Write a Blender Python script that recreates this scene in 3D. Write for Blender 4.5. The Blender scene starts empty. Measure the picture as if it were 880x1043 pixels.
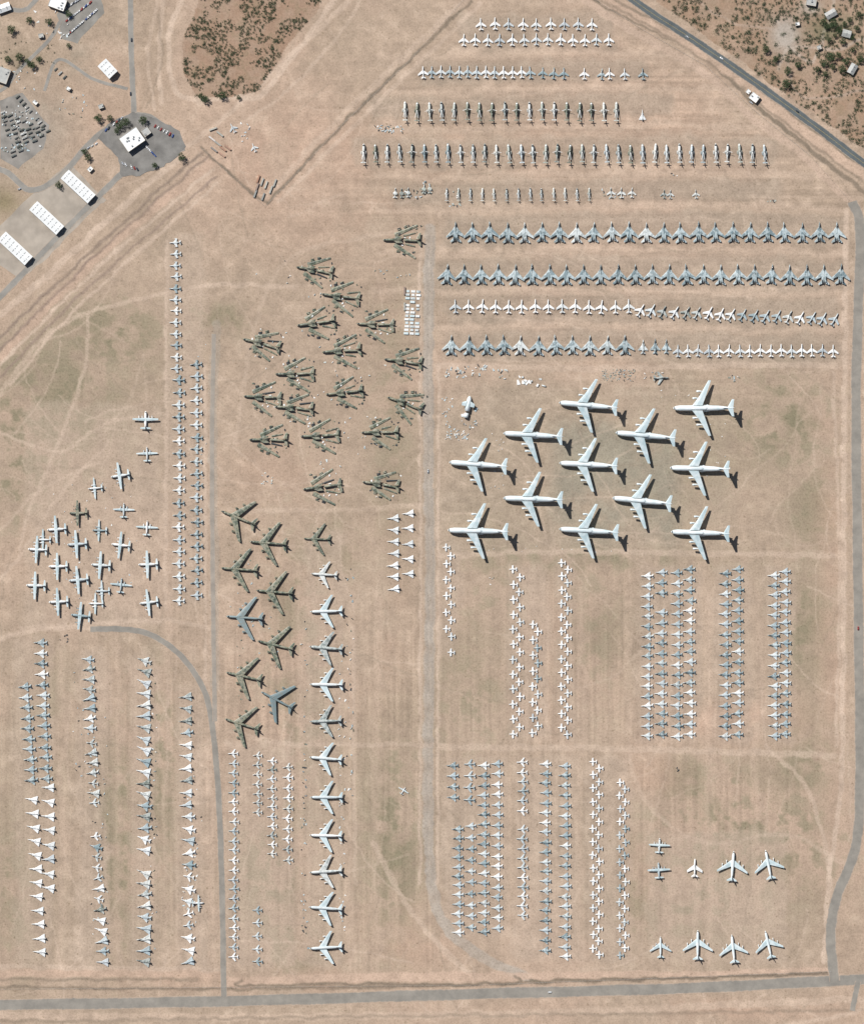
import bpy, math, random
import numpy as np
from mathutils import Vector
random.seed(7); np.random.seed(7)
S=1.2
def W(px,py): return ((px-440)*S,(521.5-py)*S)
scene=bpy.context.scene
COLL=scene.collection
# ---------------------------------------------------------------- materials
def newmat(name,rough=0.6):
    m=bpy.data.materials.new(name); m.use_nodes=True
    nt=m.node_tree; b=nt.nodes['Principled BSDF']; b.inputs['Roughness'].default_value=rough
    return m,nt,b
def ramp(nt,stops,interp='LINEAR'):
    r=nt.nodes.new('ShaderNodeValToRGB'); cr=r.color_ramp; cr.interpolation=interp
    while len(cr.elements)<len(stops): cr.elements.new(0.5)
    for e,(p,c) in zip(cr.elements,stops):
        e.position=p; e.color=(c[0],c[1],c[2],1)
    return r
def mixc(nt,fac,a,b,mode='MIX'):
    n=nt.nodes.new('ShaderNodeMix'); n.data_type='RGBA'; n.blend_type=mode
    for v,k in ((fac,0),(a,6),(b,7)):
        if isinstance(v,(int,float)): n.inputs[k].default_value=v
        elif isinstance(v,tuple): n.inputs[k].default_value=(v[0],v[1],v[2],1)
        else: nt.links.new(v,n.inputs[k])
    return n.outputs[2]
def noise(nt,scale,detail=3,vec=None,rough=0.55):
    n=nt.nodes.new('ShaderNodeTexNoise'); n.inputs['Scale'].default_value=scale
    n.inputs['Detail'].default_value=detail; n.inputs['Roughness'].default_value=rough
    if vec is not None: nt.links.new(vec,n.inputs['Vector'])
    return n.outputs['Fac']
def paint_mat(name,objstops,dirt=(0.25,0.22,0.17),dirtamt=0.45,rough=0.45,camo=None,scale=0.35):
    m,nt,b=newmat(name,rough)
    oi=nt.nodes.new('ShaderNodeObjectInfo'); tc=nt.nodes.new('ShaderNodeTexCoord')
    r=ramp(nt,objstops); nt.links.new(oi.outputs['Random'],r.inputs[0])
    va=nt.nodes.new('ShaderNodeVectorMath'); va.operation='ADD'
    sc=nt.nodes.new('ShaderNodeMath'); sc.operation='MULTIPLY'; sc.inputs[1].default_value=300
    nt.links.new(oi.outputs['Random'],sc.inputs[0])
    nt.links.new(tc.outputs['Object'],va.inputs[0]); nt.links.new(sc.outputs[0],va.inputs[1])
    v=va.outputs[0]; col=r.outputs[0]
    if camo:
        n=noise(nt,camo[1],2,v); rr=ramp(nt,camo[0],'CONSTANT'); nt.links.new(n,rr.inputs[0])
        col=mixc(nt,camo[2],col,rr.outputs[0])
    n2=noise(nt,scale,4,v); r2=ramp(nt,[(0.42,(0,0,0)),(0.72,(dirtamt,)*3)]); nt.links.new(n2,r2.inputs[0])
    col=mixc(nt,r2.outputs[0],col,dirt)
    nt.links.new(col,b.inputs['Base Color'])
    return m
M={}
M['white']=paint_mat('weathered_white_paint',[(0,(0.62,0.66,0.67)),(0.3,(0.86,0.86,0.85)),(0.85,(0.82,0.84,0.84)),(1,(0.45,0.50,0.53))],dirtamt=.3)
M['ltgrey']=paint_mat('light_grey_paint',[(0,(0.26,0.35,0.38)),(0.4,(0.50,0.57,0.60)),(0.8,(0.66,0.71,0.72)),(1,(0.84,0.84,0.82))],scale=0.5,dirtamt=.4)
M['teal']=paint_mat('sea_grey_paint',[(0,(0.15,0.22,0.25)),(0.5,(0.29,0.39,0.43)),(0.85,(0.46,0.54,0.56)),(1,(0.78,0.78,0.76))],scale=0.6,camo=([(0,(0.16,0.22,0.24)),(0.48,(0.62,0.69,0.70))],0.25,0.5))
M['mixed']=paint_mat('mixed_faded_paint',[(0,(0.14,0.17,0.14)),(0.3,(0.38,0.44,0.45)),(0.6,(0.68,0.71,0.70)),(1,(0.85,0.85,0.82))],scale=0.6,camo=([(0,(0.20,0.24,0.23)),(0.48,(0.74,0.76,0.74))],0.3,0.4))
M['heavy']=paint_mat('transport_grey_white_paint',[(0,(0.72,0.78,0.79)),(1,(0.82,0.86,0.86))],dirt=(0.44,0.55,0.58),dirtamt=0.7,scale=0.09)
M['wing']=paint_mat('wing_grey_paint',[(0,(0.38,0.49,0.52)),(1,(0.52,0.62,0.64))],dirt=(0.74,0.78,0.78),dirtamt=0.8,scale=0.15)
M['camo']=paint_mat('bomber_camouflage_paint',[(0,(0.08,0.10,0.075)),(1,(0.16,0.165,0.12))],camo=([(0,(0.055,0.08,0.06)),(0.42,(0.13,0.16,0.11)),(0.5,(0.28,0.265,0.19)),(0.6,(0.08,0.10,0.075))],0.13,0.85),dirt=(0.42,0.40,0.33),dirtamt=0.6,scale=0.4)
M['bombergrey']=paint_mat('bomber_grey_paint',[(0,(0.15,0.22,0.24)),(1,(0.24,0.31,0.32))],dirtamt=0.6)
M['olive']=paint_mat('olive_drab_paint',[(0,(0.08,0.10,0.07)),(0.4,(0.19,0.22,0.16)),(0.7,(0.38,0.42,0.38)),(1,(0.74,0.74,0.70))],scale=0.7,dirt=(0.58,0.58,0.53),dirtamt=.65)
def plain(name,c,rough=0.5,var=0.25,scale=0.8,metal=0):
    m,nt,b=newmat(name,rough); tc=nt.nodes.new('ShaderNodeTexCoord')
    n=noise(nt,scale,4,tc.outputs['Object'])
    r=ramp(nt,[(0.3,tuple(k*(1-var) for k in c)),(0.7,tuple(min(1,k*(1+var)) for k in c))]); nt.links.new(n,r.inputs[0])
    nt.links.new(r.outputs[0],b.inputs['Base Color']); b.inputs['Metallic'].default_value=metal
    return m
M['dark']=plain('engine_dark_metal',(0.05,0.055,0.06),0.5)
M['glass']=plain('canopy_glass',(0.03,0.04,0.05),0.15)
M['cover']=plain('white_protective_coating',(0.8,0.8,0.78),0.6,0.1)
M['rubber']=plain('tyre_rubber',(0.02,0.02,0.02),0.8)
M['roofwhite']=plain('white_metal_roof',(0.80,0.81,0.80),0.45,0.09,0.12)
M['roofgrey']=plain('grey_roof',(0.42,0.42,0.40),0.7,0.15,0.2)
M['wall']=plain('building_wall',(0.55,0.50,0.43),0.8,0.1,0.3)
M['trunk']=plain('bark',(0.12,0.08,0.05),0.9)
M['steel']=plain('galvanised_steel',(0.35,0.36,0.36),0.5)
M['concrete']=plain('concrete',(0.37,0.32,0.265),0.85,0.22,0.05)
def leafmat(name,a,b_):
    m,nt,b=newmat(name,0.8); g=nt.nodes.new('ShaderNodeNewGeometry')
    r=ramp(nt,[(0,a),(1,b_)]); nt.links.new(g.outputs['Random Per Island'],r.inputs[0]); nt.links.new(r.outputs[0],b.inputs['Base Color']); return m
M['scrub']=leafmat('desert_scrub_leaves',(0.03,0.05,0.022),(0.10,0.125,0.065))
M['leaf']=leafmat('tree_leaves',(0.03,0.055,0.02),(0.075,0.105,0.042))
def carmat():
    m,nt,b=newmat('car_paint',0.3); oi=nt.nodes.new('ShaderNodeObjectInfo')
    r=ramp(nt,[(0,(0.8,0.8,0.8)),(0.35,(0.5,0.52,0.55)),(0.5,(0.04,0.05,0.07)),(0.65,(0.05,0.1,0.3)),(0.78,(0.35,0.05,0.04)),(0.86,(0.75,0.75,0.72))],'CONSTANT')
    nt.links.new(oi.outputs['Random'],r.inputs[0]); nt.links.new(r.outputs[0],b.inputs['Base Color']); return m
M['car']=carmat()
# ---------------------------------------------------------------- mesh builder
class MB:
    def __init__(s): s.v=[];s.f=[];s.m=[];s.s=[]
    def face(s,idx,mat=0,sm=False): s.f.append(tuple(idx)); s.m.append(mat); s.s.append(sm)
    def loft(s,prof,yo=0,zo=0,mat=0,n=12,rot=0,org=(0,0)):
        base=len(s.v); c,sn=math.cos(rot),math.sin(rot)
        for (x,ry,rz,zc) in prof:
            for k in range(n):
                a=2*math.pi*k/n
                X=x;Y=yo+ry*math.cos(a)
                s.v.append((org[0]+X*c-Y*sn,org[1]+X*sn+Y*c,zo+zc+rz*math.sin(a)))
        for i in range(len(prof)-1):
            for k in range(n):
                a=base+i*n+k;b=base+i*n+(k+1)%n
                s.face((a,b,b+n,a+n),mat,True)
        s.face([base+k for k in range(n)][::-1],mat); s.face([base+(len(prof)-1)*n+k for k in range(n)],mat)
    def wing1(s,p0,c0,p1,c1,t0,t1,mat=0,vert=False):
        base=len(s.v)
        for (p,c,t) in ((p0,c0,t0),(p1,c1,t1)):
            for fx,ft in ((0,0),(0.12,0.7),(0.4,1),(1,0.08),(1,-0.08),(0.4,-0.6),(0.12,-0.5)):
                if vert: s.v.append((p[0]-fx*c,p[1]+ft*t/2,p[2]))
                else: s.v.append((p[0]-fx*c,p[1],p[2]+ft*t/2))
        n=7
        for k in range(n): s.face((base+k,base+(k+1)%n,base+n+(k+1)%n,base+n+k),mat)
        s.face([base+k for k in range(n)],mat); s.face([base+n+k for k in range(n)],mat)
    def wings(s,x0,c0,x1,c1,y0,y1,z0,z1,t0,t1,mat=0):
        for q in (1,-1): s.wing1((x0,q*y0,z0),c0,(x1,q*y1,z1),c1,t0,t1,mat)
    def panel(s,x0,y0,u,nv,L,c0,c1,mat):
        base=len(s.v)
        for (t,c) in ((0,c0),(L,c1)):
            for fx,zz in ((0,0.7),(0.15,1.15),(0.4,1.35),(1,0.75),(1,0.6),(0.4,0.3)):
                s.v.append((x0+u[0]*t+nv[0]*fx*c,y0+u[1]*t+nv[1]*fx*c,zz))
        n=6
        for k in range(n): s.face((base+k,base+(k+1)%n,base+n+(k+1)%n,base+n+k),mat)
        s.face([base+k for k in range(n)],3); s.face([base+n+k for k in range(n)],mat)
    def fin(s,x0,c0,x1,c1,y,z0,z1,t=0.3,mat=0,y1=None):
        s.wing1((x0,y,z0),c0,(x1,y if y1 is None else y1,z1),c1,t,t*0.5,mat,True)
    def box(s,x0,x1,y0,y1,z0,z1,mat=0,rot=0,org=(0,0),tap=0):
        b=len(s.v); c,sn=math.cos(rot),math.sin(rot)
        for z,q in ((z0,0),(z1,tap)):
            for X,Y in ((x0+q,y0+q),(x1-q,y0+q),(x1-q,y1-q),(x0+q,y1-q)):
                s.v.append((org[0]+X*c-Y*sn,org[1]+X*sn+Y*c,z))
        for f in ((3,2,1,0),(4,5,6,7),(0,1,5,4),(1,2,6,5),(2,3,7,6),(3,0,4,7)): s.face([b+i for i in f],mat)
    def wheel(s,x,y,r=0.4,w=0.3,mat=2):
        b=len(s.v);n=10
        for q in (-w/2,w/2):
            for k in range(n):
                a=2*math.pi*k/n; s.v.append((x+r*math.cos(a),y+q,r+r*math.sin(a)))
        for k in range(n): s.face((b+k,b+(k+1)%n,b+n+(k+1)%n,b+n+k),mat)
        s.face([b+k for k in range(n)],mat); s.face([b+n+k for k in range(n)],mat)
    def gear(s,x,y,top,r=0.4):
        s.wheel(x,y-0.25*r-0.15,r,0.4*r+0.1); s.wheel(x,y+0.25*r+0.15,r,0.4*r+0.1)
        s.box(x-0.12,x+0.12,y-0.1,y+0.1,r,top,3)
    def mesh(s,name,mats):
        me=bpy.data.meshes.new(name); me.from_pydata(s.v,[],s.f)
        for m in mats: me.materials.append(m)
        me.polygons.foreach_set('material_index',s.m); me.polygons.foreach_set('use_smooth',s.s)
        me.update(); 
        return me
def fus(L,r,z,nose=0.22,tail=0.35,up=0,flat=1.0,n0=None):
    h=L/2
    return [(h,0.03*r,0.03*r,z-0.15*r),(h-0.03*L,0.38*r,0.36*r*flat,z-0.1*r),(h-0.07*L,0.62*r,0.62*r*flat,z-0.06*r),(h-nose*L*0.7,0.88*r,0.9*r*flat,z),(h-nose*L,r,r*flat,z),
            (-h+tail*L,r,r*flat,z),(-h+tail*L*0.6,0.82*r,0.8*r*flat,z+up*0.35),(-h+tail*L*0.25,0.48*r,0.5*r*flat,z+up*0.75),(-h,0.15*r,0.15*r,z+up)]
def t_naval():
    m=MB(); z=2.1
    m.loft([(11,0.05,0.05,z),(9.6,0.45,0.45,z),(7.5,0.8,0.85,z+.1),(4,0.95,1.0,z+.1),(0,0.9,0.8,z),(-6,0.7,0.6,z),(-9.5,0.3,0.3,z)])
    for q in (1,-1):
        m.loft([(3.8,0.7,0.8,z-.2),(1,0.95,0.85,z-.2),(-5,0.95,0.8,z-.1),(-8.4,0.65,0.65,z-.1)],yo=q*1.5)
        m.loft([(-8.3,0.6,0.6,z-.1),(-9.6,0.5,0.5,z-.1)],yo=q*1.5,mat=3)
        m.fin(-4.6,3.8,-7.6,1.5,q*1.9,z+.5,z+3.4,0.25,y1=q*2.2)
        m.gear(-2.5,q*2.2,z,0.5)
    m.wings(5.2,7.5,1.2,4.8,1.2,3.8,z+.3,z+.3,0.8,0.5)
    m.wings(1.4,5.0,-5.0,1.7,3.8,9.8,z+.3,z+.3,0.45,0.15)
    m.wings(-6.0,4.0,-9.8,1.6,2.0,5.6,z,z,0.25,0.1)
    m.loft([(8.4,0.1,0.1,z+.7),(7.2,0.42,0.5,z+.85),(5,0.45,0.5,z+.95),(3,0.15,0.15,z+.9)],mat=1,n=10)
    m.gear(6.5,0,z,0.35); return m
def t_fighter():
    m=MB(); z=1.8
    m.loft([(9.5,0.05,0.05,z-.2),(8,0.45,0.45,z-.1),(6,0.75,0.8,z),(3,0.9,0.95,z),(-2,0.95,0.85,z),(-5,0.75,0.7,z),(-8.8,0.25,0.3,z+.4)])
    for q in (1,-1):
        m.loft([(4,0.5,0.7,z),(2,0.7,0.75,z),(-4,0.75,0.7,z-.2),(-5.6,0.5,0.55,z-.3)],yo=q*0.95)
        m.loft([(-5.5,0.45,0.45,z-.3),(-6.3,0.4,0.4,z-.3)],yo=q*0.95,mat=3)
        m.gear(-0.8,q*2.4,z-.3,0.45)
    m.wings(3.0,6.6,-1.6,3.2,1.0,4.4,z-.5,z-.5,0.5,0.2)
    m.wings(-1.4,3.0,-3.6,1.2,4.4,6.1,z-.45,z+.1,0.2,0.08)
    m.wings(-5.6,2.6,-8.2,1.0,0.4,2.9,z+.3,z-.3,0.2,0.08)
    m.fin(-3.6,4.8,-7.2,1.6,0,z+.5,z+3.0,0.25)
    m.loft([(6.6,0.1,0.1,z+.6),(5.6,0.38,0.5,z+.75),(3.4,0.4,0.5,z+.85),(1.6,0.12,0.15,z+.8)],mat=1,n=10)
    m.gear(5.6,0,z,0.3); return m
def t_delta():
    m=MB(); z=1.8
    m.loft([(10.5,0.04,0.04,z),(8.5,0.4,0.4,z),(5.5,0.75,0.85,z),(2,0.9,0.95,z),(-4,0.8,0.85,z),(-8.2,0.75,0.75,z)])
    m.loft([(-8.1,0.65,0.65,z),(-9.2,0.55,0.55,z)],mat=3)
    for q in (1,-1):
        m.loft([(4.5,0.35,0.6,z),(2.5,0.45,0.7,z),(-2,0.3,0.5,z)],yo=q*0.95); m.gear(-2.2,q*2.2,z,0.45)
    m.wings(3.2,10.2,-6.2,1.0,0.6,5.9,z-.35,z-.35,0.45,0.1)
    m.fin(-2.2,6,-6.6,2.0,0,z+.6,z+4,0.25)
    m.loft([(7.2,0.1,0.1,z+.55),(6,0.36,0.45,z+.7),(4.2,0.38,0.45,z+.8),(2.2,0.1,0.15,z+.8)],mat=1,n=10)
    m.gear(6,0,z,0.3); return m
def t_light():
    m=MB(); z=1.6
    m.loft([(7.0,0.35,0.4,z),(6.4,0.5,0.55,z),(4,0.72,0.8,z),(0,0.78,0.85,z),(-4,0.6,0.65,z+.1),(-6.6,0.4,0.42,z+.2)])
    m.loft([(7.05,0.3,0.35,z),(6.9,0.3,0.35,z)],mat=3); m.loft([(-6.5,0.33,0.35,z+.2),(-6.9,0.3,0.3,z+.2)],mat=3)
    m.wings(2.4,3.6,-1.8,1.8,0.6,5.9,z-.2,z-.1,0.4,0.12)
    m.wings(-4.6,1.8,-6.2,0.9,0.3,2.6,z+.5,z+.6,0.18,0.08)
    m.fin(-3.4,3.2,-6.2,1.2,0,z+.4,z+2.6,0.2)
    m.loft([(4.8,0.1,0.1,z+.6),(3.9,0.36,0.45,z+.75),(2.2,0.38,0.45,z+.8),(0.4,0.1,0.15,z+.75)],mat=1,n=10)
    for q in (1,-1): m.gear(-0.4,q*1.6,z,0.35)
    m.gear(4.5,0,z,0.25); return m
def t_trainer():
    m=MB(); z=1.3
    m.loft(fus(9.4,0.75,z,0.3,0.5,0.3))
    m.wings(1.6,2.5,1.0,1.6,0.5,4.8,z-.1,z+.1,0.28,0.14)
    m.wings(-3.2,1.5,-3.6,1.0,0.1,2.3,z+.6,z+.6,0.14,0.08)
    m.fin(-2.8,1.9,-3.8,0.9,0,z+.2,z+1.9,0.16)
    m.loft([(3.0,0.15,0.1,z+.5),(2.2,0.5,0.42,z+.6),(0.8,0.5,0.4,z+.6),(-0.3,0.15,0.1,z+.6)],mat=1,n=10)
    for q in (1,-1):
        m.gear(0,q*1.6,z,0.25); m.loft([(1.6,0.25,0.3,z),(-0.8,0.28,0.3,z),(-2,0.15,0.2,z)],yo=q*0.8,n=8)
    m.gear(3,0,z,0.2); return m
def t_attack():
    m=MB(); z=2.0
    m.loft([(9,0.2,0.2,z-.3),(8.2,0.5,0.5,z-.2),(6,0.8,0.9,z),(2,0.95,1.0,z),(-4,0.75,0.8,z+.1),(-9,0.25,0.3,z+.4)])
    m.wings(2.8,4.8,-1.4,2.2,0.6,6.3,z-.3,z+.1,0.45,0.2)
    m.wings(-5.8,2.4,-7.6,1.2,0.3,3.3,z+.3,z+.3,0.2,0.12)
    m.fin(-4.4,4,-7.6,1.5,0,z+.6,z+3.2,0.22)
    for q in (1,-1):
        m.loft([(3.6,0.3,0.4,z),(2.4,0.5,0.6,z),(-2,0.5,0.55,z),(-4,0.3,0.3,z)],yo=q*1.0)
        m.loft([(1.6,0.05,0.05,z-.2),(0.6,0.32,0.32,z-.2),(-2.6,0.32,0.32,z-.2),(-4,0.05,0.05,z-.2)],yo=q*6.2,n=8); m.gear(0,q*2.0,z-.3,0.45)
    m.loft([(6.6,0.1,0.1,z+.6),(5.6,0.42,0.5,z+.8),(3.4,0.42,0.5,z+.9),(1.8,0.12,0.1,z+.9)],mat=1,n=10)
    m.gear(6,0,z,0.3); return m
def t_folded():
    m=MB(); z=1.9
    m.loft([(8,0.3,0.3,z-.1),(7,0.6,0.6,z),(4.5,0.85,0.95,z),(0,0.95,1.05,z),(-4,0.75,0.85,z+.1),(-7.6,0.4,0.45,z+.3)])
    m.wings(2.6,4.6,0.2,3.4,0.7,3.2,z+.6,z+.5,0.45,0.3)
    for q in (1,-1):
        m.fin(0.3,3.2,-2.2,1.5,q*3.2,z+.5,z+3.4,0.22,y1=q*2.6); m.gear(-1,q*1.5,z-.3,0.4)
    m.wings(-4.6,2.4,-6.6,1.0,0.5,3.2,z+.3,z+.3,0.2,0.1)
    m.fin(-3.2,3.8,-6.2,1.5,0,z+.6,z+3.2,0.2)
    m.loft([(6,0.1,0.1,z+.6),(5,0.42,0.5,z+.8),(3.4,0.42,0.5,z+.85),(1.8,0.12,0.1,z+.85)],mat=1,n=10)
    m.gear(5,0,z,0.3); return m
def t_heli(fold=True):
    m=MB(); z=2.0
    m.loft([(7.6,0.2,0.2,z-.3),(6.9,0.8,0.8,z-.1),(5.2,1.15,1.15,z+.1),(1,1.25,1.3,z+.2),(-2.5,1.1,1.1,z+.4),(-4.5,0.6,0.6,z+.9),(-9.4,0.32,0.38,z+1.4)])
    m.loft([(6.95,0.3,0.3,z+.3),(6.2,0.85,0.7,z+.4),(5.2,0.95,0.75,z+.6)],mat=1)
    m.loft([(3.5,0.3,0.2,z+1.4),(2.5,0.75,0.55,z+1.5),(-0.5,0.8,0.6,z+1.6),(-2.4,0.3,0.3,z+1.5)])
    m.fin(-8.2,2.2,-9.6,1.2,0,z+1.2,z+3.6,0.3); m.wings(-8.2,1.1,-8.6,0.8,0.1,2.2,z+1.6,z+1.6,0.12,0.08)
    m.box(0.3,0.9,-0.3,0.3,z+2,z+2.7,3)
    angs=(math.pi-.2,math.pi+.18) if fold else (math.pi/2+.35,math.pi*1.5-.2)
    for a in angs: m.box(0.6,7.2 if fold else 4.5,-0.17,0.17,z+2.68,z+2.75,5,rot=a,org=(0.6,0))
    for q in (1,-1):
        m.gear(-0.6,q*1.7,z,0.4); m.loft([(1.4,.15,.15,1.4),(.8,.42,.42,1.4),(-1.2,.42,.42,1.4),(-2,.1,.1,1.5)],yo=q*1.9,n=8)
    m.gear(5,0,z,0.3); return m
def podeng(m,x,y,z,L,r,mat=0):
    m.loft([(x+L/2,r*0.8,r*0.8,z),(x+L*0.35,r,r,z),(x-L*0.1,r*0.95,r*0.95,z),(x-L*0.4,r*0.6,r*0.6,z),(x-L*0.5,r*0.45,r*0.45,z)],yo=y,mat=mat)
    m.loft([(x+L/2+.02,r*0.7,r*0.7,z),(x+L/2-.1,r*0.7,r*0.7,z)],yo=y,mat=3)
def t_heavy():
    m=MB(); z=6.2
    m.loft([(37,0.3,0.3,z-1.2),(36,1.5,1.5,z-1.0),(33.5,2.7,2.8,z-.5),(29,3.4,3.9,z+.1),(20,3.5,4.3,z+.3),(-8,3.5,4.2,z+.3),(-18,3.1,3.4,z+1),(-28,1.8,2.0,z+2.4),(-36,0.6,0.8,z+3.4)],n=18)
    m.wings(14,12.5,5.5,8.0,3,14,z+4.2,z+3.4,1.8,1.1,4)
    m.wings(5.5,8.0,-6.0,3.2,14,34,z+3.4,z+2.0,1.1,0.4,4)
    m.loft([(16,0.6,0.3,z+4.3),(12,2.2,1.0,z+4.2),(-2,2.2,0.9,z+4.2),(-6,0.5,0.3,z+4)],n=10)
    m.fin(-22,12,-30,8,0,z+3,z+14,1.2); m.wings(-28.5,7,-34,2.8,0.2,10.5,z+14.2,z+13.8,0.8,0.3,4)
    m.loft([(-27,0.2,0.2,z+14.2),(-29,0.8,0.8,z+14.2),(-35,0.7,0.6,z+14.2),(-38,0.1,0.1,z+14.2)],n=10)
    for q in (1,-1):
        for (x,y) in ((10,12),(5.2,20.5)):
            podeng(m,x,q*y,z+0.8,7.0,1.25); m.box(x-4.5,x+1.5,q*y-.25,q*y+.25,z+1.9,z+3.1,0)
        for xx in (4,0,-4,): m.gear(xx,q*2.6,3,0.65)
        m.loft([(7,0.4,0.5,3),(4,1.3,1.3,3),(-5,1.3,1.3,3),(-8,0.4,0.4,3.4)],yo=q*3.2,n=10)
    m.box(34.6,35.9,-1.4,1.4,z+0.7,z+1.35,1,tap=0.15)
    m.gear(28,0,3,0.6); return m
def t_heavy_hull():
    m=MB(); z=4.2
    m.loft([(14,0.6,0.6,z-1.2),(12.5,2.0,2.1,z-1),(9,3.4,3.7,z),(0,3.6,4.1,z+.1),(-9,3.6,4.1,z+.1)],n=18)
    m.loft([(-9.02,3.3,3.7,z+.1),(-9.1,3.3,3.7,z+.1)],n=18,mat=3)
    m.loft([(-12,3.5,3.6,3.7),(-19,3.3,3.5,3.6)],n=18)
    m.wings(6,8,3,5,3,9.5,z+3.4,z+3,1.4,1.0,4)
    m.box(-16,-12,6,12,0,1.1,0,rot=0.3); m.box(-2,4,-15,-12,0,1.0,4,rot=-0.4)
    for q in (1,-1): m.loft([(6,0.4,0.5,1),(3,1,1,1),(-5,1,1,1),(-7,0.4,0.4,1)],yo=q*3.2,n=10)
    return m
def bomber_fus(m,z):
    m.loft([(24.5,0.3,0.3,z-.6),(23.5,0.9,1.0,z-.3),(21,1.45,1.7,z),(17,1.55,1.9,z+.1),(-8,1.55,1.8,z+.1),(-16,1.2,1.4,z+.4),(-23.5,0.6,0.8,z+.9)],n=14)
    m.box(20.2,22.4,-0.85,0.85,z+1.3,z+1.75,1,tap=0.2)
def t_bomber():
    m=MB(); z=3.2; bomber_fus(m,z)
    m.wings(11.5,10,-10.5,3.6,1.2,28,z+1.6,z+.4,1.3,0.35,4)
    m.wings(-16.5,5.5,-21.5,2.2,0.6,8.6,z+1,z+1,0.5,0.2,4)
    m.fin(-13.5,8.5,-20,3.4,0,z+1.5,z+9.2,0.7)
    for q in (1,-1):
        for y,x in ((10.5,6.6),(18.5,0.2)):
            for d in (-0.75,0.75): podeng(m,x,q*(y+d),z-.6,4.2,0.65)
            m.box(x-3.2,x+1.2,q*y-.15,q*y+.15,z-.1,z+1.0,0)
        m.loft([(-5,0.1,0.1,z),(-6,0.4,0.4,z),(-11,0.4,0.4,z),(-12.5,0.1,0.1,z)],yo=q*23.5,n=8)
        m.gear(9,q*1.3,z-1,0.7); m.gear(-6,q*1.3,z-1,0.7)
    return m
def t_bomber_cut(seed):
    r=random.Random(seed*13+1); m=MB(); z=2.6
    m.loft([(24,0.3,0.3,z-.6),(23,0.9,1.0,z-.3),(20.5,1.45,1.7,z),(16,1.55,1.9,z+.1),(1,1.6,1.8,z+.1)],n=14)
    m.loft([(0.98,1.35,1.6,z+.1),(0.8,1.35,1.6,z+.1)],n=14,mat=3)
    g=r.uniform(-0.14,0.14)
    m.loft([(-2,1.5,1.75,z),(-10,1.45,1.6,z+.1),(-20,0.8,0.9,z+.5),(-24,0.5,0.6,z+.6)],n=14,rot=g)
    m.box(20,22.2,-0.85,0.85,z+1.3,z+1.75,1,tap=0.2)
    for q in (1,-1):
        m.wing1((11,q*1.2,z+1.3),9,(7,q*4.2,z+1.2),7.5,1.2,0.9,4)
        sp=r.uniform(0.34,0.58); L=r.uniform(27,32); u=(-math.cos(sp),q*math.sin(sp)); nv=(-math.sin(sp)*1.0,-q*math.cos(sp))
        x0=13+r.uniform(-3,2); y0=q*(7.6+r.uniform(0,1.0))
        m.panel(x0,y0,u,nv,L,5.2,2.6,4)
        sp2=sp*r.uniform(.35,.6); u2=(-math.cos(sp2),q*math.sin(sp2)); n2=(-math.sin(sp2),-q*math.cos(sp2))
        m.panel(-4+r.uniform(-3,3),q*(5.0+r.uniform(0,1.5)),u2,n2,r.uniform(12,18),2.4,1.5,r.choice([0,4,3]))
        for t in (0.22,0.5):
            X=x0+u[0]*L*t; Y=y0+u[1]*L*t+q*r.uniform(1.5,2.5)
            for d in (-0.75,0.75): m.loft([(2.2,0.55,0.55,0.8),(1.4,0.7,0.7,0.8),(-1.5,0.6,0.6,0.8),(-2.4,0.35,0.35,0.8)],yo=d,rot=-q*0.3+r.uniform(-.3,.3),org=(X,Y),n=8,mat=3 if r.random()<.4 else 0)
    m.wing1((-17,0.6,z+1),5,(-21,8,z+.6),2.2,0.4,0.2,4); m.wing1((-17,-0.6,z+1),5,(-21,-8,z+.6),2.2,0.4,0.2,4)
    if r.random()<.6: m.fin(-15,7,-21,3.4,0,z+1.2,z+7.5,0.6)
    for k in range(16):
        a=r.uniform(0,6.28); X=r.uniform(-24,14);Y=r.uniform(-17,17)
        m.box(-r.uniform(.5,1.8),r.uniform(.5,1.8),-r.uniform(.3,1),r.uniform(.3,1),0,r.uniform(.3,1.2),r.choice([0,3,4,5]),rot=a,org=(X,Y))
    for x in (9,-6): m.gear(x,1.2,z-.8,0.6); m.gear(x,-1.2,z-.8,0.6)
    return m
def t_tanker():
    m=MB(); z=3.6
    m.loft(fus(41,1.85,z,0.16,0.36,0.9),n=14)
    m.wings(8.5,9.0,-6.5,2.6,1.4,20.5,z-.6,z+1,1.1,0.3,4); m.wings(-15,4.6,-18.8,1.8,0.5,6.6,z+1,z+1.4,0.4,0.2,4)
    m.fin(-12,7,-18,2.8,0,z+1.5,z+8.4,0.5)
    for q in (1,-1):
        for x,y in ((5.5,8.4),(0.6,14)): podeng(m,x,q*y,z-1.2,4.4,0.7,5); m.box(x-3,x+1,q*y-.12,q*y+.12,z-.8,z-.1,0)
        m.gear(-1,q*3.2,z-.8,0.6)
    m.box(17.6,18.8,-0.8,0.8,z+.75,z+1.2,1,tap=.2); m.gear(14,0,z-1,0.4); return m
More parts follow.
